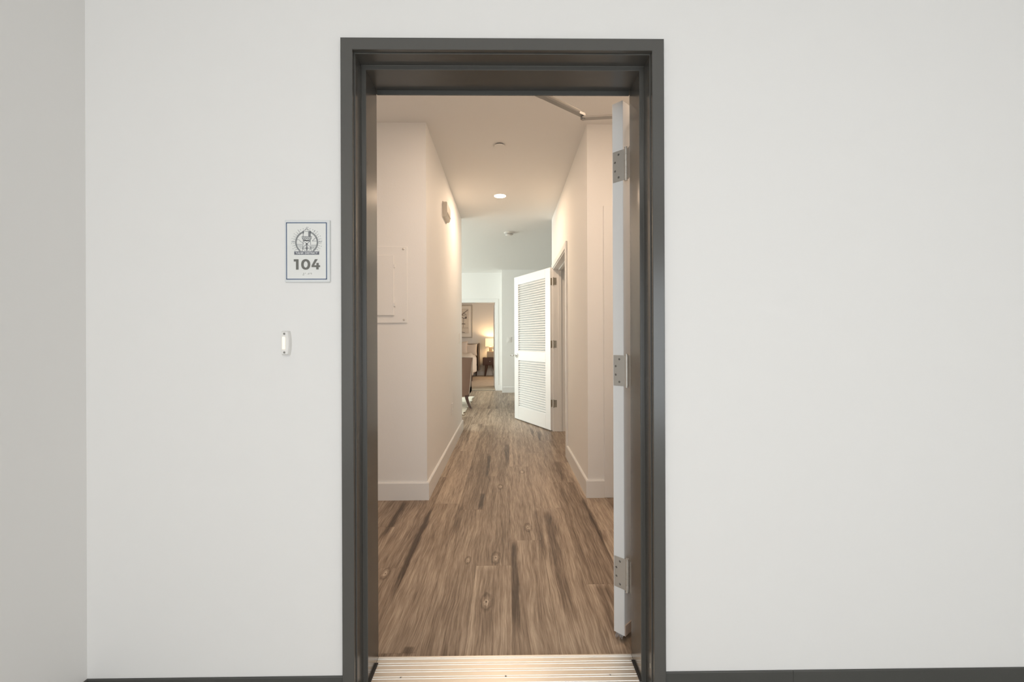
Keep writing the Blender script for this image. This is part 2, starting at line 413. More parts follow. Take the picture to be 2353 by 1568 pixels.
# ------------------------------------------------------------------ entry door frame (mitred sweeps)
HO, ZT = 0.4975, 2.046                       # half width and height of the outer casing edge
def frame_piece(prof, which, bottom=0.0):
    """prof: (o, y) with o the inward offset from the outer casing edge"""
    def st(k):
        if k == 0: return [(CX - HO + o, y, bottom) for o, y in prof]
        if k == 1: return [(CX - HO + o, y, ZT - o) for o, y in prof]
        if k == 2: return [(CX + HO - o, y, ZT - o) for o, y in prof]
        return [(CX + HO - o, y, bottom) for o, y in prof]
    bm = bmesh.new(); add_loft(bm, [st(which), st(which + 1)]); return bm
def round_prof(pts, r=0.0012):
    out = []
    n = len(pts)
    for i in range(n):
        p, a, b = Vector(pts[i]), Vector(pts[i - 1]), Vector(pts[(i + 1) % n])
        ra = min(r, (a - p).length * 0.4); rb = min(r, (b - p).length * 0.4)
        out.append(tuple(p + (a - p).normalized() * ra)); out.append(tuple(p + (b - p).normalized() * rb))
    return out
CAS = round_prof([(0, 1.337), (0.037, 1.337), (0.037, 1.3525), (0, 1.3525)], 0.0015)
JMB = round_prof([(0.0335, 1.3525), (0.0405, 1.3525), (0.0405, 1.358), (0.0415, 1.408), (0.0555, 1.408), (0.0555, 1.522), (0.0415, 1.522), (0.0415, 1.571), (0.0335, 1.571)], 0.0012)
BCS = round_prof([(-0.012, 1.5715), (0.037, 1.5715), (0.037, 1.583), (-0.012, 1.583)], 0.0015)
df = empty('trim_1', (CX, WY0, 0)); tag(df, 'dark bronze metal frame around the open entry doorway', 'door frame', 'structure')
for i, nm in enumerate(('leg', 'head', 'leg')):
    obj('casing_' + nm, frame_piece(CAS, i), 'bronze_metal', df)
    obj('jamb_' + nm, frame_piece(JMB, i), 'bronze_metal', df)
    obj('inner_casing_' + nm, frame_piece(BCS, i), 'bronze_metal', df)
obj('head_seal', box(CX - 0.4415, CX + 0.4415, 1.5225, 1.528, 1.975, 2.003, bev=0.001), 'bronze_metal', df)
# steel box stands in for a screw's bright spot, lower right lip
obj('screw_spot', box(CX + HO - 0.0412, CX + HO - 0.0400, 1.362, 1.366, 0.083, 0.098), 'steel', df)

# ------------------------------------------------------------------ threshold
th = empty('threshold', (CX, 1.46, 0)); tag(th, 'ribbed aluminium threshold plate across the bottom of the entry doorway', 'threshold', 'structure')
TX0, TX1 = CX - 0.4415, CX + 0.4415
def y_thr(py): return (CAMH - 0.012) * 1000 / (py - 784)
prof = [(1.395, 0.0), (1.400, 0.011)]
ridge = sorted([y_thr(p) for p in (1509, 1512, 1521, 1526, 1536, 1541, 1552, 1557, 1567.5)])
for ry in ridge:
    prof += [(ry - 0.0016, 0.011), (ry - 0.0008, 0.0124), (ry + 0.0008, 0.0124), (ry + 0.0016, 0.011)]
prof += [(1.5265, 0.0112), (1.5275, 0.0)]
bm = bmesh.new(); add_loft(bm, [[(TX0, y, z) for y, z in prof], [(TX1, y, z) for y, z in prof]])
obj('plate', bm, 'aluminium', th)
for px in (920, 1161, 1402):
    y = y_thr(1555); x = (px - 1166) * y / 1000
    sc = obj('screw', lathe((x, y, 0.0115), [(0.0034, 0), (0.0034, 0.0010), (0.0026, 0.0014), (0.0024, 0.0004)], n=14), 'steel', th)
    obj('recess', boxes([(x - 0.0019, x + 0.0019, y - 0.0004, y + 0.0004, 0.0117, 0.0123), (x - 0.0004, x + 0.0004, y - 0.0019, y + 0.0019, 0.0117, 0.0123)]), 'gasket', sc)
for s in (-1, 1):
    x = CX + s * 0.438
    obj('caulk_seal', box(x - 0.0035, x + 0.0035, 1.40, 1.495, 0.0115, 0.014), 'gasket', th)

# ------------------------------------------------------------------ entry door leaf
d1 = empty('door_1', (0.430, 1.600, 0), math.radians(45)); tag(d1, 'white entry door swung inward, its hinge edge facing the corridor', 'door', 'structure')
obj('leaf', box(0, 0.90, 0, 0.0445, 0.022, 2.002, bev=0.0015), 'door_white', d1, world=False)
obj('door_shoe', box(0.001, 0.895, -0.004, 0, 0.022, 0.062, bev=0.001), 'kick_orange', d1, world=False)
bm = bmesh.new()
for i in range(16):
    y = 0.008 + i * 0.0019
    add_cyl(bm, (0.004 + R.uniform(-.002, .004), y, 0.023), (0.000 + R.uniform(-.006, .004), y + R.uniform(-.003, .003), 0.008 + R.uniform(-.002, .005)), 0.0005, n=5)
add_box(bm, 0.004, 0.89, 0.008, 0.038, 0.016, 0.023)
for i in range(90):
    x = 0.012 + i * 0.0097
    add_cyl(bm, (x, 0.02, 0.018), (x, 0.02 + R.uniform(-.004, .004), 0.006), 0.0012, n=5)
obj('brush_sweep', bm, 'brush', d1, world=False)
# filled plate outline on the hinge edge
bm = bmesh.new()
pts = []
cy, cz, hw, hh, rr = 0.024, 1.575, 0.0125, 0.052, 0.008
for k, (sx, sz) in enumerate(((1, 1), (-1, 1), (-1, -1), (1, -1))):
    for a in range(5):
        t = math.pi / 2 * (k + a / 4)
        pts.append((cy + sx * (hw - rr) + rr * math.cos(t), cz + sz * (hh - rr) + rr * math.sin(t)))
add_prism(bm, pts, lambda u, v, h: (h, u, v), -0.0007, 0.001)
obj('edge_plate', bm, 'door_white', d1, world=False)
def hinge(parent, z, hh, plate, knuckle_y, kr, yA, yB, m, holes, world=False):
    p = obj('hinge', box(-0.0022, 0.0005, yA, yB, z - hh, z + hh, bev=0.0005), m, parent, world=False)
    bm = bmesh.new()
    seg = 5; L = 2 * hh
    for i in range(seg):
        a = z - hh + L * i / seg + 0.0006; b = z - hh + L * (i + 1) / seg - 0.0006
        add_cyl(bm, (-0.001, knuckle_y, a), (-0.001, knuckle_y, b), kr, n=16)
    add_cyl(bm, (-0.001, knuckle_y, z - hh - 0.003), (-0.001, knuckle_y, z + hh + 0.003), kr * 0.82, n=14)
    for e in (z - hh - 0.0045, z + hh + 0.002): add_cyl(bm, (-0.001, knuckle_y, e), (-0.001, knuckle_y, e + 0.003), kr * 1.0, n=14)
    obj('knuckle', bm, m, p, world=False, auto=0.6)
    for yy, zz in holes:
        bm = bmesh.new()
        M = Matrix.Rotation(-math.pi / 2, 4, 'Y')
        add_lathe(bm, (-0.0020, yy, z + zz), [(0.0042, 0), (0.0042, 0.0006), (0.0035, 0.0012), (0.0028, 0.0006)], n=14, M=M)
        obj('screw', bm, 'steel_dark', p, world=False)
    return p
for z in (1.762, 1.003, 0.252):
    h = hinge(d1, z, 0.057, 0.04, -0.0135, 0.0062, -0.009, 0.0405, 'steel',
          [(0.016, 0.042), (0.031, 0.016), (0.031, -0.016), (0.016, -0.042)])
    obj('jamb_leaf', box(CX + 0.4545, CX + 0.4558, 1.528, 1.588, z - 0.057, z + 0.057), 'steel', h)

# ------------------------------------------------------------------ door closer
dc = empty('door_closer', (0.10, 1.60, 2.03)); tag(dc, 'grey metal door closer arm reaching from frame head to entry door', 'door closer')
A, Bp, C = Vector((0.085, 1.605, 2.038)), Vector((0.318, 1.787, 2.036)), Vector((0.628, 1.752, 2.036))
def bar(p, q, wd, th, zo=0.0, ext=0.012):
    d = (q - p); L = d.length; ang = math.atan2(d.y, d.x)
    bm = bmesh.new()
    n = 8; pts = []
    for s, c in ((1, L + 0.0), (-1, 0.0)):
        for i in range(n + 1):
            t = -math.pi / 2 + math.pi * i / n + (0 if s > 0 else math.pi)
            pts.append((c + wd / 2 * math.cos(t), wd / 2 * math.sin(t)))
    add_prism(bm, pts, lambda u, v, h: (u, v, h), -th / 2 + zo, th / 2 + zo)
    bmesh.ops.transform(bm, verts=bm.verts, matrix=Matrix.Translation(p) @ Matrix.Rotation(ang, 4, 'Z'))
    return bm
A2 = A.lerp(Bp, 0.14)
obj('forearm', bar(A2, Bp, 0.020, 0.010, 0.004), 'closer_grey', dc)
obj('forearm_tube', tube([A2.lerp(Bp, 0.02) + Vector((0.006, -0.004, 0.008)), A2.lerp(Bp, 0.86) + Vector((0.006, -0.004, 0.008))], 0.008, n=10), 'closer_grey', dc)
obj('rod_end', bar(A, A2.lerp(Bp, 0.1), 0.018, 0.006, 0.0), 'closer_grey', dc)
obj('elbow_pin', cyl(Bp + Vector((0, 0, -0.012)), Bp + Vector((0, 0, 0.014)), 0.008, n=16), 'closer_grey', dc)
obj('main_arm', bar(Bp, C, 0.024, 0.008, -0.005), 'closer_grey', dc)
obj('shoe', box(0.06, 0.115, 1.5832, 1.612, 2.028, 2.047, bev=0.002), 'closer_grey', dc)
Md = Matrix.Translation((0.430, 1.600, 0)) @ Matrix.Rotation(math.radians(45), 4, 'Z')
obj('closer_body', box(0.10, 0.36, -0.052, -0.0005, 1.94, 1.995, bev=0.006, seg=2, M=Md), 'closer_grey', dc)
obj('pinion', cyl(C + Vector((0, 0, -0.045)), C + Vector((0, 0, 0.004)), 0.008, n=16), 'closer_grey', dc)

# ------------------------------------------------------------------ room sign
SX0, SX1, SZ0, SZ1 = -0.681, -0.543, 1.2975, 1.4885
SY = WY0 - 0.007
sg = empty('room_sign', ((SX0 + SX1) / 2, WY0, (SZ0 + SZ1) / 2)); tag(sg, 'rectangular room number sign reading 104 with water tower emblem', 'sign')
obj('plate', box(SX0, SX1, SY, WY0, SZ0, SZ1, bev=0.0012), 'sign_plate', sg)
U = lambda u: SX0 + (u - 75) / (1105 - 75) * (SX1 - SX0)     # coordinates measured on the sign face
V = lambda v: SZ1 - (v - 65) / (1490 - 65) * (SZ1 - SZ0)
def rect(bm, u0, v0, u1, v1, t=0.0003, b=0.0): add_box(bm, U(u0), U(u1), SY - t, SY - b, V(v1), V(v0))
def stroke(bm, pts, wd, t=0.0004, b=0.0):
    for (a, c), (d, e) in zip(pts, pts[1:]):
        p, q = Vector((U(a), V(c))), Vector((U(d), V(e))); dd = (q - p)
        if dd.length < 1e-7: continue
        n = Vector((-dd.y, dd.x)).normalized() * (wd * 0.5 * (SX1 - SX0) / 1030); ex = dd.normalized() * n.length * 0.6
        add_prism(bm, [tuple(p - ex + n), tuple(p - ex - n), tuple(q + ex - n), tuple(q + ex + n)], lambda u, v, h: (u, h, v), SY - t, SY - b)
bm = bmesh.new(); rect(bm, 120, 135, 1028, 1425, 0.0003); obj('printed_field', bm, 'sign_field', sg)
bm = bmesh.new()
stroke(bm, [(118, 132), (1028, 132), (1028, 1424), (118, 1424), (118, 132)], 21, 0.0007, 0.0002)
obj('blue_border', bm, 'sign_blue', sg)
bm = bmesh.new()
T0 = 0.0009
def st(p, wd=9): stroke(bm, p, wd, T0, 0.0002)
ccx, ccy, rad = 578, 580, 246
arc = lambda r, a0, a1, n=24: [(ccx + r * math.cos(math.radians(a0 + (a1 - a0) * i / n)), ccy - r * math.sin(math.radians(a0 + (a1 - a0) * i / n))) for i in range(n + 1)]
for r in (232, 246, 260): st(arc(r, 70, -53), 7); st(arc(r, 110, 233), 7)
for i in range(0, 37):                        # hatching inside the double ring
    for a0, a1 in ((70, -53), (110, 233)):
        a = math.radians(a0 + (a1 - a0) * i / 36); c, s = math.cos(a), math.sin(a)
        st([(ccx + 232 * c, ccy - 232 * s), (ccx + 260 * c, ccy - 260 * s)], 4)
for a in range(-35, 216, 10):                 # sun rays
    if 62 < a < 118 and a not in (85, 95): continue
    c, s = math.cos(math.radians(a)), math.sin(math.radians(a))
    r0 = 282
    st([(ccx + r0 * c, ccy - r0 * s), (ccx + (r0 + 24) * c, ccy - (r0 + 24) * s)], 9)
    if a % 20 == 5: st([(ccx + 335 * c, ccy - 335 * s), (ccx + 352 * c, ccy - 352 * s)], 7)
    else: st([(ccx + 325 * c, ccy - 325 * s), (ccx + 334 * c, ccy - 334 * s)], 7)
for a, b2 in (((232, 572), (302, 572)), ((855, 572), (920, 572)), ((580, 228), (580, 272))): st([a, b2], 9)
for a in (64, 76, 104, 116, 56, 124):
    c, s = math.cos(math.radians(a)), math.sin(math.radians(a)); st([(ccx + 310 * c, ccy - 310 * s), (ccx + 328 * c, ccy - 328 * s)], 8)
st([(488, 328), (580, 270), (672, 328), (488, 328)])                    # tank roof
st([(497, 330), (497, 447)], 12); st([(664, 330), (664, 447)], 12)
for k in range(6): st([(618 + k * 8, 332), (618 + k * 8, 446)], 6)      # shaded side
for k in range(3): st([(502 + k * 6, 332), (502 + k * 6, 400 - k * 18)], 4)
st([(465, 447), (695, 447)], 11); st([(472, 482), (688, 482)], 11)
for k in range(10): st([(474 + k * 23.5, 447), (474 + k * 23.5, 482)], 6)
st([(478, 482), (500, 540), (660, 540), (682, 482)], 9)
for k in range(4): st([(490 + k * 46, 486), (512 + k * 46, 525), (534 + k * 46, 486)], 7)
st([(512, 520), (580, 548), (648, 520)], 18); st([(520, 535), (640, 550)], 16)
st([(500, 540), (480, 775)]); st([(660, 540), (682, 775)])
st([(505, 548), (676, 700)], 10); st([(658, 548), (486, 700)], 10)
st([(486, 712), (674, 712)], 14); st([(486, 722), (545, 775)], 8); st([(674, 722), (618, 775)], 8)
for k in range(4): st([(566 + k * 9, 600), (566 + k * 9, 775)], 7)
st([(360, 520), (395, 518), (420, 535), (436, 565), (470, 575), (492, 600), (512, 608)], 8)   # clouds
st([(800, 485), (770, 482), (750, 500), (742, 522), (715, 535), (706, 550), (806, 550)], 8)
for k in range(5):
    st([(345 + k * 18, 622 + k * 23), (474 - (k % 2) * 12, 622 + k * 23)], 6)
    st([(690, 640 + k * 20), (800 - k * 16, 640 + k * 20)], 6)
st([(455, 775), (480, 775)], 6); st([(682, 775), (720, 775)], 6)
obj('water_tower_emblem', bm, 'sign_line', sg)
bm = bmesh.new(); rect(bm, 296, 790, 860, 862, 0.0011); bn = obj('name_banner', bm, 'sign_banner', sg)
fc = bpy.data.curves.new('banner_lettering', 'FONT'); fc.body = 'TANK DISTRICT'; fc.align_x = 'CENTER'; fc.align_y = 'CENTER'
fc.size = 1.0; fc.extrude = 0.02; fc.offset = 0.018
fo = bpy.data.objects.new('banner_lettering', fc); COL.objects.link(fo)
bpy.context.view_layer.update()
dg = bpy.context.evaluated_depsgraph_get(); me = bpy.data.meshes.new_from_object(fo.evaluated_get(dg))
bpy.data.objects.remove(fo)
xs = [v.co.x for v in me.vertices]; ys = [v.co.y for v in me.vertices]
tw, thh = max(xs) - min(xs), max(ys) - min(ys)
W, H = U(830) - U(325), V(806) - V(848)
for v in me.vertices:
    v.co = Vector((U(578) + (v.co.x - (max(xs) + min(xs)) / 2) / tw * W - 0, SY - 0.0013 - v.co.z * 0.01, V(827) + (v.co.y - (max(ys) + min(ys)) / 2) / thh * H))
me.transform(wmat(sg).inverted()); me.materials.clear()
link('banner_lettering', me, 'sign_white', sg)
# 104
def poly(bm, pts, t=0.0016): add_prism(bm, [(U(a), V(c)) for a, c in pts], lambda u, v, h: (u, h, v), SY - t, SY - 0.0002)
bm = bmesh.new(); poly(bm, [(285, 970), (390, 970), (390, 1205), (335, 1205), (335, 1018), (285, 1018)]); obj('digit', bm, 'sign_grey', sg)
bm = bmesh.new(); n = 40
oo = [(555 + 102 * math.copysign(abs(math.cos(t)) ** 0.92, math.cos(t)), 1087 + 120 * math.copysign(abs(math.sin(t)) ** 0.92, math.sin(t))) for t in [2 * math.pi * i / n for i in range(n)]]
ii = [(555 + 48 * math.cos(t), 1087 + 74 * math.sin(t)) for t in [2 * math.pi * i / n for i in range(n)]]
lv = [[bm.verts.new((U(a), SY - tt, V(c))) for a, c in lp] for lp, tt in ((oo, 0.0002), (oo, 0.0016), (ii, 0.0016), (ii, 0.0002))]
for a, c in zip(lv, lv[1:] + lv[:1]):
    for i in range(n): bm.faces.new((a[i], a[(i + 1) % n], c[(i + 1) % n], c[i]))
obj('digit', bm, 'sign_grey', sg)
bm = bmesh.new()
poly(bm, [(768, 968), (826, 968), (744, 1107), (800, 1107), (800, 1053), (850, 1053), (850, 1107), (880, 1107), (880, 1148), (848, 1148), (848, 1200), (796, 1200), (796, 1148), (690, 1148), (690, 1112)])
obj('digit', bm, 'sign_grey', sg)
bm = bmesh.new()
for a, c in ((508, 1288), (508, 1306), (508, 1328), (488, 1328), (545, 1288), (626, 1288), (626, 1306), (604, 1306), (660, 1288), (684, 1288), (684, 1306)):
    add_lathe(bm, (U(a), SY, V(c)), [(0.0009, 0.0), (0.0009, 0.0004), (0.0004, 0.0009)], n=10, M=Matrix.Rotation(math.pi / 2, 4, 'X'))
obj('braille_dots', bm, 'sign_grey', sg)

# ------------------------------------------------------------------ doorbell button
DX, DZ = -0.6785, 1.110
db = empty('doorbell_button', (DX, WY0, DZ)); tag(db, 'small white oval doorbell with glowing button below the room sign', 'doorbell')
def bell_outline(hw, hh, n=9):
    pts = []
    for s in (1, -1):
        for i in range(n):
            t = -1 + 2 * i / (n - 1)
            pts.append((s * hw * (1 - 0.28 * t * t), s * hh * t))
    return pts
bm = bmesh.new(); loops = []
for sc, h in ((1.0, 0.0), (1.0, 0.006), (0.93, 0.012), (0.82, 0.0145)):
    loops.append([(DX + u * sc, WY0 - h, DZ + v * (1 - (1 - sc) * 0.5)) for u, v in bell_outline(0.0145, 0.037)])
add_loft(bm, loops); obj('housing', bm, 'plastic_white', db, auto=0.7)
obj('button', box(DX - 0.0072, DX + 0.0018, WY0 - 0.0175, WY0 - 0.012, DZ - 0.0195, DZ + 0.0195, bev=0.002, seg=2), 'button_glow', db)
for z in (DZ + 0.0285, DZ - 0.0285):
    obj('screw', lathe((DX - 0.001, WY0 - 0.0135, z), [(0.0032, 0), (0.0032, 0.0016), (0.0018, 0.0024)], n=14, M=Matrix.Rotation(math.pi / 2, 4, 'X')), 'steel_dark', db)

# ------------------------------------------------------------------ breaker panel
PXR, PXL, PZ0, PZ1 = -0.697, -1.09, 1.243, 1.781
ep = empty('breaker_panel', ((PXR + PXL) / 2, 3.07, PZ0)); tag(ep, 'flush painted breaker panel cover on the left entry wall', 'breaker panel')
obj('cover', box(PXL, PXR, 3.062, 3.07, PZ0, PZ1, bev=0.002), 'room_paint', ep)
dr = obj('panel_door', box(-0.99, -0.788, 3.052, 3.062, 1.296, 1.719, bev=0.003, seg=2), 'room_paint', ep)
for z in (1.642, 1.372): obj('hinge_tab', box(-0.793, -0.780, 3.050, 3.0618, z - 0.012, z + 0.012, bev=0.001), 'room_paint', dr)
for x, z in ((-0.724, 1.762), (-0.721, 1.266), (-1.06, 1.762), (-1.06, 1.266)):
    obj('screw', lathe((x, 3.0622, z), [(0.008, 0), (0.007, 0.003), (0.004, 0.0045)], n=16, M=Matrix.Rotation(math.pi / 2, 4, 'X')), 'steel', ep)

# ------------------------------------------------------------------ closet casing on the right entry wall
c2 = empty('trim_2', (1.1, 3.09, 0)); tag(c2, 'white closet door casing partly hidden behind the entry door', 'door casing', 'structure')
obj('casing_leg', box(0.689, 0.757, 3.074, 3.09, 0, 2.072, bev=0.002), 'trim_white', c2)
obj('casing_leg', box(1.458, 1.526, 3.074, 3.09, 0, 2.072, bev=0.002), 'trim_white', c2)
obj('casing_head', box(0.757, 1.458, 3.074, 3.09, 2.004, 2.072, bev=0.002), 'trim_white', c2)
d4 = empty('door_4', (1.1, 3.13, 0)); tag(d4, 'closed white closet door hidden behind the entry door', 'door', 'structure')
obj('leaf', box(0.76, 1.455, 3.11, 3.145, 0.01, 2.0, bev=0.002), 'door_white', d4)
obj('knob', lathe((0.83, 3.11, 0.95), [(0.02, 0), (0.012, 0.02), (0.024, 0.035), (0.024, 0.05), (0.012, 0.058)], n=20, M=Matrix.Rotation(math.pi / 2, 4, 'X')), 'chrome', d4)

# ------------------------------------------------------------------ closet doorway in the right hall wall
c3 = empty('trim_3', (HRX, 4.7, 0)); tag(c3, 'white casing and jamb of the doorway beside the louvered door', 'door casing', 'structure')
cy0, cy1 = 4.107, 4.182
obj('casing_leg', box(HRX - 0.015, HRX, cy0, cy1, 0, 2.003, bev=0.0015), 'trim_white', c3)
obj('casing_leg', box(HRX - 0.015, HRX, DY1 + 0.004, DY1 + 0.075, 0, 2.003, bev=0.0015), 'trim_white', c3)
obj('casing_head', box(HRX - 0.015, HRX, cy0, DY1 + 0.075, 2.0032, 2.06, bev=0.0015), 'trim_white', c3)
obj('jamb', box(HRX - 0.004, HRX + 0.154, DY1, DY1 + 0.012, 0, 2.0, bev=0.001), 'trim_white', c3)
obj('jamb', box(HRX - 0.004, HRX + 0.154, DY0 - 0.006, DY0, 0, 2.0, bev=0.001), 'trim_white', c3)
obj('jamb_head', box(HRX - 0.004, HRX + 0.154, DY0, DY1, 1.990, 2.003, bev=0.001), 'trim_white', c3)
obj('door_stop', box(HRX + 0.062, HRX + 0.098, DY1 - 0.012, DY1, 0, 1.99, bev=0.001), 'trim_white', c3)
obj('door_stop', box(HRX + 0.062, HRX + 0.098, DY0, DY0 + 0.012, 0, 1.99, bev=0.001), 'trim_white', c3)
obj('stop_head', box(HRX + 0.062, HRX + 0.098, DY0 + 0.012, DY1 - 0.012, 1.978, 1.99, bev=0.001), 'trim_white', c3)

# ------------------------------------------------------------------ louvered door
ang = math.atan2(0.88, -0.428)
d2 = empty('door_2', (0.537, 5.352, 0), ang); tag(d2, 'white louvered door standing open into the hallway', 'door', 'structure')
LW, TH = 0.979, 0.035
S1, S2 = 0.122, 0.858
def part(name, x0, x1, z0, z1, m='louver_white', y0=-TH, y1=0.0, bev=0.002): return obj(name, box(x0, x1, y0, y1, z0, z1, bev=bev), m, d2, world=False)
part('stile', 0, S1, 0.012, 2.02); part('stile', S2, LW, 0.012, 2.02)
part('rail', S1, S2, 1.905, 2.02); part('rail', S1, S2, 0.842, 0.972); part('rail', S1, S2, 0.012, 0.187)
sm = box(S1 + 0.001, S2 - 0.001, -0.0035, 0.0035, -0.0220, 0.0220, bev=0.0015, M=None)
bmesh.ops.recalc_face_normals(sm, faces=sm.faces)
sme = bpy.data.meshes.new('slat'); sm.to_mesh(sme); sm.free(); sme.materials.append(MATS['louver_white'])
for z0, z1, n in ((0.972, 1.905, 30), (0.187, 0.842, 21)):
    for i in range(n):
        o = link('slat', sme, None, d2); o.location = (0, -0.0165, z0 + (z1 - z0) * (i + 0.5) / n); o.rotation_euler = (math.radians(45), 0, 0)
for Z in (1.846, 1.073, 0.343):
    p = obj('hinge', box(-0.0018, 0.0002, -0.034, -0.004, Z - 0.044, Z + 0.044), 'nickel_warm', d2, world=False)
    # knuckle and jamb leaf stand at the jamb corner
    obj('knuckle', cyl((0.5735, 5.334, Z - 0.05), (0.5735, 5.334, Z + 0.05), 0.005, n=12), 'nickel_warm', p)
    obj('jamb_leaf', box(0.576, 0.612, 5.3382, 5.34, Z - 0.044, Z + 0.044), 'nickel_warm', p)
hx, hz = 0.905, 0.912
hd = obj('lever_handle', lathe((hx, 0, hz), [(0.030, 0), (0.030, 0.006), (0.024, 0.010)], n=24, M=Matrix.Rotation(-math.pi / 2, 4, 'X')), 'chrome', d2, world=False, auto=0.6)
obj('spindle', cyl((hx, 0.008, hz), (hx, 0.052, hz), 0.010, n=16), 'chrome', hd, world=False)
obj('lever', tube([(hx - 0.004, 0.050, hz), (hx + 0.03, 0.053, hz), (hx + 0.07, 0.052, hz - 0.002), (hx + 0.105, 0.046, hz - 0.004)], [0.010, 0.009, 0.008, 0.007], n=10), 'chrome', hd, world=False, smooth=True)

# ------------------------------------------------------------------ small fixtures of the hall
ch = empty('door_chime', (HLX, 3.975, 2.22)); tag(ch, 'white door chime box high on the left hallway wall', 'door chime')
pf = [(0, 2.223), (0.026, 2.223), (0.034, 2.236), (0.040, 2.262), (0.040, 2.345), (0.035, 2.352), (0, 2.352)]
bm = bmesh.new(); add_prism(bm, pf, lambda u, v, h: (HLX + u, h, v), 3.863, 4.087)
obj('cover', bm, 'plastic_cream', ch)
for k, z in enumerate((2.231, 2.244, 2.257)):
    obj('grille_rib', box(HLX + 0.024 + k * 0.004, HLX + 0.036 + k * 0.004, 3.870, 4.080, z, z + 0.005, bev=0.001), 'plastic_cream', ch)
obj('back_plate', box(HLX, HLX + 0.006, 3.857, 4.093, 2.216, 2.357, bev=0.001), 'plastic_cream', ch)

def wall_plate(name, label, cat, C0, axis, rocker=True):
    """axis 'x': plate on a wall facing +x; 'y': on a wall facing -y"""
    r = empty(name, C0); tag(r, label, cat)
    f = (lambda u, v, h: (C0[0] + h, C0[1] + u, C0[2] + v)) if axis == 'x' else (lambda u, v, h: (C0[0] + u, C0[1] - h, C0[2] + v))
    def slab(u0, u1, v0, v1, h0, h1, bev):
        a, b = f(u0, v0, h0), f(u1, v1, h1)
        return box(min(a[0], b[0]), max(a[0], b[0]), min(a[1], b[1]), max(a[1], b[1]), min(a[2], b[2]), max(a[2], b[2]), bev=bev)
    obj('cover_plate', slab(-0.042, 0.042, -0.059, 0.059, 0, 0.007, 0.002), 'plastic_white', r)
    if rocker: obj('rocker', slab(-0.017, 0.017, -0.034, 0.034, 0.006, 0.011, 0.0015), 'plastic_white', r)
    else:
        for v in (-0.02, 0.02):
            s = obj('receptacle', slab(-0.016, 0.016, v - 0.014, v + 0.014, 0.006, 0.009, 0.001), 'plastic_white', r)
            for u in (-0.006, 0.006): obj('slot', slab(u - 0.0012, u + 0.0012, v - 0.004, v + 0.005, 0.0085, 0.0093, 0), 'gasket', s)
    return r
wall_plate('light_switch', 'white light switch at the end of the left hallway wall', 'light switch', (HLX, 5.19, 1.148), 'x')
wall_plate('power_outlet', 'white power outlet low on the left hallway wall', 'power outlet', (HLX, 4.46, 0.42), 'x', False)
wall_plate('light_switch', 'white light switch on the far wall beside the louvered door', 'light switch', (0.055, 9.4, 1.145), 'y')

sp = empty('sprinkler_cover', (-0.052, 3.415, CEIL)); tag(sp, 'round white sprinkler cover plate on the hallway ceiling', 'sprinkler')
obj('cap', lathe((-0.052, 3.415, CEIL), [(0.041, -0.012), (0.042, -0.011), (0.042, -0.008), (0.036, -0.007)], n=36), 'ceiling_paint', sp)
obj('ring', lathe((-0.052, 3.415, CEIL), [(0.034, -0.007), (0.034, 0)], n=30), 'gasket', sp)

DLX, DLY = -0.066, 4.61
dl = empty('downlight', (DLX, DLY, CEIL)); tag(dl, 'glowing round LED downlight in the hallway ceiling', 'ceiling light')
obj('trim_ring', lathe((DLX, DLY, CEIL), [(0.060, -0.004), (0.072, -0.003), (0.074, 0), (0.060, 0)], n=40), 'trim_white', dl)
obj('diffuser', lathe((DLX, DLY, CEIL), [(0.058, -0.0055), (0.0605, -0.0045), (0.0605, -0.003)], n=40), 'led_diffuser', dl)
def disc_light(name, loc, r, power, color):
    l = bpy.data.lights.new(name, 'AREA'); l.shape = 'DISK'; l.size = 2 * r; l.energy = power; l.color = color
    o = bpy.data.objects.new(name, l); COL.objects.link(o); o.location = loc
    return o
disc_light('downlight_light', (DLX, DLY, CEIL - 0.007), 0.058, 12, (1.0, 0.73, 0.51))

# two downlights over the entry, out of view above the frame head
for ex, ey, lab, pw in ((0.0, 2.25, 'round LED downlight above the entry just inside the door', 11), (1.15, 1.86, 'round LED downlight over the entry corner behind the open door', 5)):
    dl2 = empty('downlight', (ex, ey, CEIL)); tag(dl2, lab, 'ceiling light')
    obj('trim_ring', lathe((ex, ey, CEIL), [(0.060, -0.004), (0.072, -0.003), (0.074, 0), (0.060, 0)], n=40), 'trim_white', dl2)
    obj('diffuser', lathe((ex, ey, CEIL), [(0.058, -0.0055), (0.0605, -0.0045), (0.0605, -0.003)], n=40), 'led_diffuser', dl2)
    disc_light('entry_downlight_light', (ex, ey, CEIL - 0.007), 0.058, pw, (1.0, 0.75, 0.56))

sd = empty('smoke_detector', (0.037, 6.18, CEIL)); tag(sd, 'small white smoke detector on the ceiling past the hallway', 'smoke detector')
obj('base', lathe((0.037, 6.18, CEIL), [(0.066, -0.012), (0.070, -0.010), (0.070, 0)], n=36), 'plastic_white', sd, auto=0.6)
obj('sensor_cap', lathe((0.037, 6.18, CEIL), [(0.022, -0.046), (0.040, -0.044), (0.054, -0.034), (0.058, -0.018), (0.050, -0.010)], n=36), 'plastic_white', sd, auto=0.6)
obj('vent_ring', lathe((0.037, 6.18, CEIL), [(0.0565, -0.030), (0.0585, -0.028), (0.0585, -0.025), (0.0565, -0.023)], n=36), 'steel_dark', sd)

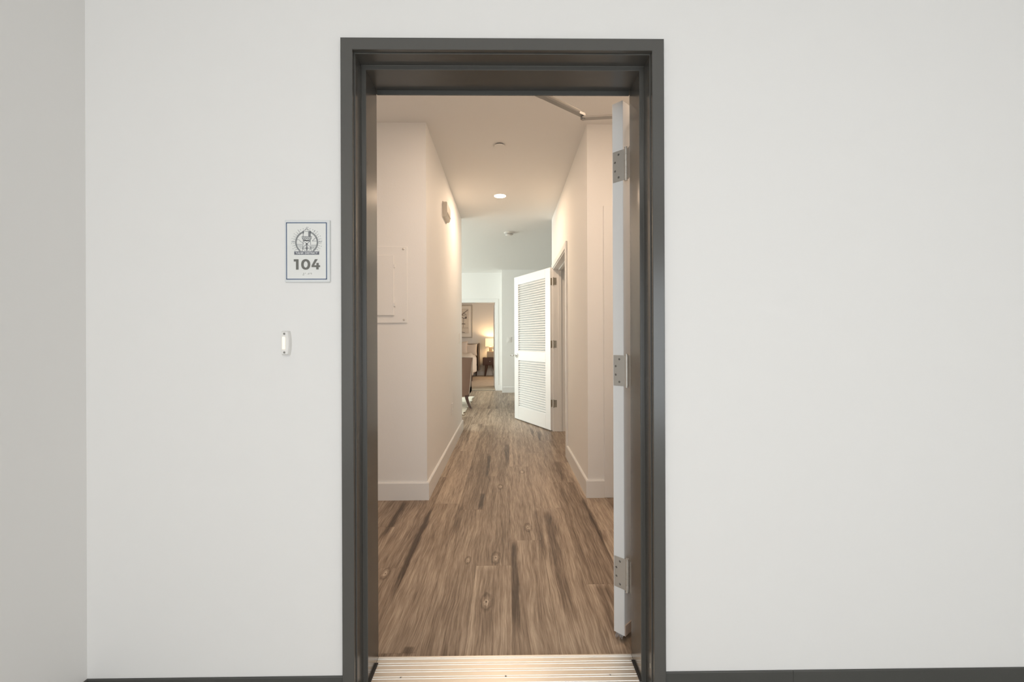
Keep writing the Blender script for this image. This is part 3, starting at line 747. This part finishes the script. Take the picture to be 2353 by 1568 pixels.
# corridor ceiling panels (lamps of the corridor)
for i, x in enumerate((-0.2, 2.6)):
    t = empty('ceiling_panel_light', (x, -1.35, 2.75))
    tag(t, 'flat white ceiling panel light above the doorway side of the corridor' if i == 0 else 'flat white ceiling panel light further along the corridor', 'ceiling light')
    obj('frame', boxes([(x - 0.62, x + 0.62, -1.70, -1.67, 2.735, 2.75), (x - 0.62, x + 0.62, -1.03, -1.00, 2.735, 2.75), (x - 0.62, x - 0.59, -1.67, -1.03, 2.735, 2.75), (x + 0.59, x + 0.62, -1.67, -1.03, 2.735, 2.75)]), 'trim_white', t)
    obj('lens', box(x - 0.59, x + 0.59, -1.67, -1.03, 2.742, 2.75), 'panel_lens', t)
    area('panel_light', (x, -1.35, 2.738), (0, 0, -1), 1.16, 0.6, 12 if i == 0 else 4, (1.0, 0.92, 0.82))

# ------------------------------------------------------------------ bedroom doorway
c4 = empty('trim_4', (-0.7, 9.8, 0)); tag(c4, 'white casing around the bedroom doorway at the far end', 'door casing', 'structure')
obj('casing_leg', box(BDX1, BDX1 + 0.062, 9.785, 9.8, 0, 1.99, bev=0.002), 'trim_white', c4)
obj('casing_leg', box(BDX0 - 0.062, BDX0, 9.785, 9.8, 0, 1.99, bev=0.002), 'trim_white', c4)
obj('casing_head', box(BDX0 - 0.062, BDX1 + 0.062, 9.785, 9.8, 1.9902, 2.064, bev=0.002), 'trim_white', c4)
obj('jamb', box(BDX1 - 0.004, BDX1 + 0.014, 9.79, 9.925, 0, 1.985, bev=0.001), 'trim_white', c4)
obj('jamb', box(BDX0 - 0.014, BDX0 + 0.004, 9.79, 9.925, 0, 1.985, bev=0.001), 'trim_white', c4)
obj('jamb_head', box(BDX0, BDX1, 9.79, 9.925, 1.982, 1.998, bev=0.001), 'trim_white', c4)
obj('floor_strip', box(BDX0, BDX1, 9.80, 9.835, 0.0, 0.007, bev=0.002), 'steel_dark', c4)
d3 = empty('door_3', (-0.264, 9.932, 0), math.atan2(0.9, -0.066)); tag(d3, 'white bedroom door opened inward, seen almost edge on', 'door', 'structure')
obj('leaf', box(0, 0.88, -0.035, 0, 0.012, 1.98, bev=0.002), 'door_white', d3, world=False)
for z in (1.7, 1.02, 0.338):
    obj('hinge', box(-0.0015, 0.0, -0.034, -0.002, z - 0.045, z + 0.045), 'nickel_warm', d3, world=False)
hd = obj('lever_handle', lathe((0.82, 0, 0.93), [(0.03, 0), (0.03, 0.007), (0.02, 0.01)], n=20, M=Matrix.Rotation(-math.pi / 2, 4, 'X')), 'chrome', d3, world=False)
obj('lever', tube([(0.82, 0.008, 0.93), (0.82, 0.05, 0.93), (0.76, 0.055, 0.93), (0.71, 0.05, 0.93)], 0.008, n=8), 'chrome', hd, world=False)

# ------------------------------------------------------------------ bedroom: picture
pc = empty('framed_picture', (-1.5, 14.15, 1.22)); tag(pc, 'large framed abstract line drawing on the bedroom wall above the bed', 'picture')
PX1, PX0_, PZa, PZb = -1.104, -1.92, 1.223, 2.290
fw = 0.035
for nm, b in (('frame_side', (PX1 - fw, PX1, 14.115, 14.15, PZa, PZb)), ('frame_side', (PX0_, PX0_ + fw, 14.115, 14.15, PZa, PZb)),
              ('frame_rail', (PX0_ + fw, PX1 - fw, 14.115, 14.15, PZb - fw, PZb)), ('frame_rail', (PX0_ + fw, PX1 - fw, 14.115, 14.15, PZa, PZa + fw))):
    obj(nm, box(*b, bev=0.004), 'silver_frame', pc)
obj('mat_board', box(PX0_ + fw, PX1 - fw, 14.130, 14.145, PZa + fw, PZb - fw), 'mat_board', pc)
ap = obj('art_sheet', box(PX0_ + 0.14, PX1 - 0.14, 14.127, 14.130, PZa + 0.15, PZb - 0.14), 'art_paper', pc)
bm = bmesh.new()
ax0, ax1, az0, az1 = PX0_ + 0.14, PX1 - 0.14, PZa + 0.15, PZb - 0.14
def ink(pts, r=0.004): add_tube(bm, [(x, 14.126, z) for x, z in pts], r, n=6)
ink([(ax0, az0), (ax1, az0), (ax1, az1), (ax0, az1), (ax0, az0)], 0.003)
ink([(ax0, az0 + 0.17), (ax1, az0 + 0.17)], 0.003)
for k in range(6):
    ink([(ax1 - 0.02 - 0.06 * k, az1 - 0.03 - 0.04 * k), (ax1 - 0.14 - 0.05 * k, az1 - 0.12 - 0.05 * k), (ax1 - 0.06 - 0.05 * k, az1 - 0.20)], 0.006 if k % 2 else 0.009)
ink([(ax1 - 0.05, az1 - 0.26), (ax1 - 0.14, az1 - 0.30), (ax1 - 0.30, az1 - 0.22)], 0.010)
ink([(ax1 - 0.07, az1 - 0.24), (ax1 - 0.08, az1 - 0.31)], 0.018)
ink([(ax1 - 0.10, az1 - 0.48), (ax1 - 0.18, az1 - 0.47), (ax1 - 0.24, az1 - 0.49)], 0.011)
ink([(ax1 - 0.15, az1 - 0.30), (ax1 - 0.17, az1 - 0.60)], 0.004); ink([(ax1 - 0.12, az0 + 0.02), (ax1 - 0.3, az0 + 0.05)], 0.007)
obj('ink_drawing', bm, 'ink', ap)

# bed
bd = empty('bed', (-1.65, 12.9, 0)); tag(bd, 'upholstered bed with pale rumpled comforter in the bedroom', 'bed')
def grid_surface(nu, nv, f):
    bm = bmesh.new(); vs = [[bm.verts.new(f(i / nu, j / nv)) for j in range(nv + 1)] for i in range(nu + 1)]
    for i in range(nu):
        for j in range(nv): bm.faces.new((vs[i][j], vs[i + 1][j], vs[i + 1][j + 1], vs[i][j + 1]))
    return bm
BX0, BX1 = -2.45, -0.93
bm = bmesh.new()
add_box(bm, BX0 - 0.02, BX1 + 0.02, 14.03, 14.13, 0.16, 1.03, bev=0.02, seg=2)
obj('headboard', bm, 'headboard_fabric', bd)
for s, x in ((1, BX1 + 0.02), (-1, BX0 - 0.02)):
    bm = prism([(13.80, 0.17), (14.08, 0.17), (14.10, 1.045), (13.88, 1.055), (13.83, 0.75)], lambda u, v, h: (h, u, v), x, x + s * 0.045)
    bmesh.ops.bevel(bm, geom=list(bm.edges), offset=0.012, segments=2, affect='EDGES')
    obj('headboard_wing', bm, 'headboard_fabric', bd)
obj('bed_frame', box(BX0 + 0.02, BX1 - 0.02, 12.0, 14.03, 0.17, 0.34, bev=0.02, seg=2), 'headboard_fabric', bd)
obj('mattress', box(BX0 + 0.03, BX1 - 0.03, 12.02, 14.02, 0.34, 0.60, bev=0.05, seg=3), 'bed_sheet', bd)
def duvet(u, v):
    # u across the bed: drape, top, drape; v along the bed
    wdt = BX1 - BX0 + 0.025; y = 11.92 + (13.42 - 11.92) * v
    drop = 0.36 + 0.12 * (1 - v)
    L = wdt + 2 * drop; s = u * L
    wob = 0.018 * math.sin(9 * v + 4 * u) + 0.012 * math.sin(23 * v + 11 * u) + 0.008 * math.sin(41 * v - 17 * u)
    r = 0.10
    if s < drop: x, z = BX0 - 0.06 - 0.03 * math.sin(18 * v), 0.66 - (drop - s); x += wob
    elif s > L - drop: x, z = BX1 - 0.035 + 0.025 * math.sin(17 * v + 1) + 0.012 * math.sin(35 * v), 0.66 - (s - (L - drop)); x += wob
    else:
        x = BX0 - 0.06 + (s - drop); z = 0.675 + wob
        e = min(s - drop, L - drop - s); z -= 0.05 * max(0, 1 - e / 0.12) ** 2
    if v < 0.06: z -= 0.02
    return (x, y, z)
bm = grid_surface(44, 30, duvet)
bm2 = bm
o = obj('comforter', bm, 'linen', bd, smooth=True)
md = o.modifiers.new('thick', 'SOLIDIFY'); md.thickness = 0.035; md.offset = 1.0
md = o.modifiers.new('sub', 'SUBSURF'); md.levels = 1; md.render_levels = 1
def fold(u, v):
    s = u * 1.9 - 0.15; x = BX0 - 0.08 + (BX1 - BX0 + 0.07) * u
    t = 2 * math.pi * v
    e = min(u, 1 - u); dz = -0.30 * max(0, 1 - e / 0.10) ** 2
    return (x, 13.36 + 0.14 * math.cos(t), 0.70 + dz + 0.05 * math.sin(t) + 0.012 * math.sin(30 * u))
bm = grid_surface(30, 12, fold); bmesh.ops.remove_doubles(bm, verts=bm.verts, dist=1e-4)
obj('comforter_fold', bm, 'linen', bd, smooth=True)
for x in (BX0 + 0.05, BX1 - 0.05):
    for y in (12.1, 13.95): obj('leg', cyl((x, y, 0.0), (x, y, 0.18), 0.018, 0.028, n=12), 'dark_wood', bd)
def pillow(label, c, wx, hz, th, tilt, rz, m):
    n = 14
    bm = bmesh.new()
    for side in (1, -1):
        vs = [[None] * (n + 1) for _ in range(n + 1)]
        for i in range(n + 1):
            for j in range(n + 1):
                a, b = -1 + 2 * i / n, -1 + 2 * j / n
                puff = ((1 - a ** 4) * (1 - b ** 4)) ** 0.5
                pin = 1 - 0.07 * (1 - a * a) * (abs(b) ** 3); pin2 = 1 - 0.07 * (1 - b * b) * (abs(a) ** 3)
                vs[i][j] = bm.verts.new((a * wx / 2 * pin2, side * th / 2 * puff, b * hz / 2 * pin + 0.006 * math.sin(5 * a + 3 * b)))
        for i in range(n):
            for j in range(n): bm.faces.new((vs[i][j], vs[i + 1][j], vs[i + 1][j + 1], vs[i][j + 1]))
    bmesh.ops.remove_doubles(bm, verts=bm.verts, dist=1e-4)
    M = Matrix.Translation(c) @ Matrix.Rotation(rz, 4, 'Z') @ Matrix.Rotation(tilt, 4, 'X')
    bmesh.ops.transform(bm, verts=bm.verts, matrix=M)
    o = obj('pillow', bm, m, smooth=True); tag(o, label, 'pillow', group='pillows on the bed'); return o
pillow('pale pillow leaning on the headboard, nearest to the nightstand', (-1.25, 13.78, 0.83), 0.64, 0.40, 0.16, math.radians(-14), 0.0, 'pillow_fabric')
pillow('taller pale square pillow standing left of the other bed pillow', (-1.50, 13.60, 0.88), 0.56, 0.46, 0.15, math.radians(-10), 0.0, 'pillow_fabric')
pillow('pale pillow at the far side of the bed', (-2.08, 13.78, 0.83), 0.62, 0.40, 0.16, math.radians(-14), 0.0, 'pillow_fabric')

# nightstand and lamp
nx0, nx1, ny0, ny1 = -0.759, -0.307, 13.67, 14.07
ns = empty('nightstand', ((nx0 + nx1) / 2, 13.87, 0)); tag(ns, 'dark brown wooden nightstand with drawer beside the bed', 'nightstand')
bm = bmesh.new()
add_box(bm, nx0, nx1, ny0 + 0.012, ny1, 0.35, 0.595, bev=0.006)
obj('body', bm, 'dark_wood', ns)
dw = obj('drawer', box(nx0 + 0.018, nx1 - 0.018, ny0, ny0 + 0.014, 0.375, 0.575, bev=0.003), 'dark_wood', ns)
obj('knob', lathe(((nx0 + nx1) / 2, ny0, 0.478), [(0.006, 0), (0.006, 0.01), (0.014, 0.016), (0.014, 0.022), (0.008, 0.027)], n=18, M=Matrix.Rotation(math.pi / 2, 4, 'X')), 'steel', dw)
for x, sx in ((nx0 + 0.12, -1), (nx1 - 0.12, 1)):
    for y, sy in ((ny0 + 0.07, -1), (ny1 - 0.07, 1)):
        obj('leg', cyl((x + sx * 0.055, y + sy * 0.03, 0.004), (x, y, 0.352), 0.017, 0.040, n=14), 'dark_wood', ns)
lx, ly = -0.512, 13.86
lp = empty('table_lamp', (lx, ly, 0.595)); tag(lp, 'lit table lamp with cream drum shade on the nightstand', 'lamp')
obj('base', box(lx - 0.118, lx + 0.118, ly - 0.07, ly + 0.07, 0.596, 0.790, bev=0.010, seg=2), 'ceramic_beige', lp)
obj('neck', lathe((lx, ly, 0), [(0.052, 0.790), (0.050, 0.83), (0.058, 0.895), (0.066, 0.925), (0.060, 0.93)], n=24), 'ceramic_beige', lp, auto=0.7)
bm = bmesh.new(); n = 40
for r0, r1, z0, z1 in ((0.172, 0.165, 0.945, 1.20),):
    a = [bm.verts.new((lx + r0 * math.cos(2 * math.pi * i / n), ly + r0 * math.sin(2 * math.pi * i / n), z0)) for i in range(n)]
    b = [bm.verts.new((lx + r1 * math.cos(2 * math.pi * i / n), ly + r1 * math.sin(2 * math.pi * i / n), z1)) for i in range(n)]
    for i in range(n): bm.faces.new((a[i], a[(i + 1) % n], b[(i + 1) % n], b[i]))
sh = obj('shade', bm, 'lamp_shade_cloth', lp, smooth=True)
md = sh.modifiers.new('thick', 'SOLIDIFY'); md.thickness = 0.002
obj('bulb', lathe((lx, ly, 0), [(0.012, 0.93), (0.014, 0.96), (0.030, 1.01), (0.032, 1.04), (0.020, 1.07)], n=18), 'led_diffuser', lp, smooth=True)
pl = bpy.data.lights.new('lamp_light', 'POINT'); pl.energy = 11; pl.color = (1.0, 0.66, 0.34); pl.shadow_soft_size = 0.035
po = bpy.data.objects.new('lamp_light', pl); COL.objects.link(po); po.location = (lx, ly, 1.12)

# ------------------------------------------------------------------ armchair and rug in the living room
ac = empty('armchair', (-0.92, 7.45, 0)); tag(ac, 'taupe upholstered armchair seen from behind at the hallway end', 'armchair')
xr_t, xr_b, xl_t, xl_b = -0.556, -0.625, -1.264, -1.195
def back(u, v, side):
    # u across 0..1, v up 0..1
    zl = 0.205 + (0.845 - 0.205) * v
    x = (xl_b + (xl_t - xl_b) * v) + ((xr_b + (xr_t - xr_b) * v) - (xl_b + (xl_t - xl_b) * v)) * u
    c = (2 * u - 1)
    y = 7.06 - 0.06 * v + 0.09 * c * c + (0.09 if side else 0.0)
    zz = zl + (0.018 * (1 - c * c)) * v
    return (x, y, zz)
bm = bmesh.new(); nu, nv = 14, 8
g = [[[bm.verts.new(back(i / nu, j / nv, s)) for j in range(nv + 1)] for i in range(nu + 1)] for s in (0, 1)]
for s in (0, 1):
    for i in range(nu):
        for j in range(nv): bm.faces.new((g[s][i][j], g[s][i + 1][j], g[s][i + 1][j + 1], g[s][i][j + 1]))
for i in range(nu):
    for j in (0, nv): bm.faces.new((g[0][i][j], g[0][i + 1][j], g[1][i + 1][j], g[1][i][j]))
for j in range(nv):
    for i in (0, nu): bm.faces.new((g[0][i][j], g[0][i][j + 1], g[1][i][j + 1], g[1][i][j]))
obj('backrest', bm, 'taupe_fabric', ac, auto=0.8)
pipe = [Vector(back(0, j / nv, 0)) for j in range(nv + 1)] + [Vector(back(i / nu, 1, 0)) for i in range(1, nu + 1)] + [Vector(back(1, 1 - j / nv, 0)) for j in range(1, nv + 1)]
obj('piping', tube([p + Vector((0, -0.002, 0)) for p in pipe], 0.006, n=8), 'piping_fabric', ac, smooth=True)
obj('bottom_piping', tube([Vector(back(i / nu, 0, 0)) for i in range(nu + 1)], 0.005, n=8), 'piping_fabric', ac, smooth=True)
obj('seat', box(-1.19, -0.63, 7.20, 7.80, 0.205, 0.34, bev=0.02, seg=2), 'taupe_fabric', ac)
obj('seat_cushion', box(-1.15, -0.67, 7.20, 7.83, 0.34, 0.46, bev=0.04, seg=3), 'taupe_fabric', ac, auto=0.9)
for x0, x1 in ((-1.19, -1.11), (-0.71, -0.63)):
    bm = prism([(7.14, 0.21), (7.80, 0.21), (7.82, 0.55), (7.72, 0.60), (7.13, 0.70)], lambda u, v, h: (h, u, v), x0, x1)
    bmesh.ops.bevel(bm, geom=list(bm.edges), offset=0.018, segments=2, affect='EDGES')
    obj('armrest', bm, 'taupe_fabric', ac)
for sx in (1, -1):
    xx = -0.91 + sx * 0.245
    loops = []
    for t in (0, .25, .5, .75, 1):
        z = 0.225 * (1 - t) + 0.0178 * t; px_ = xx + sx * 0.075 * t ** 1.6; py_ = 7.14 - 0.05 * t ** 1.5; hw = 0.026 - 0.008 * t
        loops.append([(px_ - hw, py_ - hw, z), (px_ + hw, py_ - hw, z), (px_ + hw, py_ + hw, z), (px_ - hw, py_ + hw, z)])
    bm = bmesh.new(); add_loft(bm, loops); obj('leg', bm, 'dark_wood', ac)
    obj('leg', cyl((xx - sx * 0.15, 7.78, 0.0215), (xx - sx * 0.16, 7.74, 0.225), 0.014, 0.026, n=10), 'dark_wood', ac)
rg = empty('area_rug', (-2.0, 7.6, 0)); tag(rg, 'cream and brown woven area rug under the armchair', 'rug')
obj('field', box(-3.4, -0.69, 6.52, 8.66, 0.0, 0.012, bev=0.002), 'rug_wool', rg)
bm = bmesh.new(); bm_b = bmesh.new()
for i in range(62):
    y = 6.54 + i * 0.0343
    t = bm_b if i % 4 in (1,) and y < 7.6 else bm
    e = -0.648 + R.uniform(-0.03, 0.010)
    add_box(t, -3.4, e, y, y + 0.026, 0.0115, 0.0170, bev=0.002)
r_ = obj('weave_cords', bm, 'rug_wool', rg); r_['kind'] = 'stuff'
r_ = obj('brown_cords', bm_b, 'rug_brown', rg); r_['kind'] = 'stuff'

# window frames of the living room and the corridor (behind or beside the camera)
def window(nm, lab, f, u0, u1, z0, z1):
    def slab(a, b, c, d, hh=0.03):
        p, q = f(a, -hh), f(b, hh); return (min(p[0], q[0]), max(p[0], q[0]), min(p[1], q[1]), max(p[1], q[1]), c, d)
    c = f((u0 + u1) / 2, 0); t = empty(nm, (c[0], c[1], z0)); tag(t, lab, 'window', 'structure')
    obj('frame', boxes([slab(u0, u0 + .05, z0, z1), slab(u1 - .05, u1, z0, z1), slab(u0 + .05, u1 - .05, z0, z0 + .05), slab(u0 + .05, u1 - .05, z1 - .05, z1)]), 'trim_white', t)
    for k in (1, 2): u = u0 + (u1 - u0) * k / 3; obj('mullion', boxes([slab(u - .02, u + .02, z0 + .05, z1 - .05, 0.02)]), 'trim_white', t)
window('window_1', 'white framed living room window giving daylight', lambda u, h: (-5.06 + h, u), 6.0, 9.2, 0.35, 2.4)
window('window_2', 'wide white framed window opposite the doorway', lambda u, h: (u, -2.66 + h), -1.25, 2.45, 0.08, 1.95)
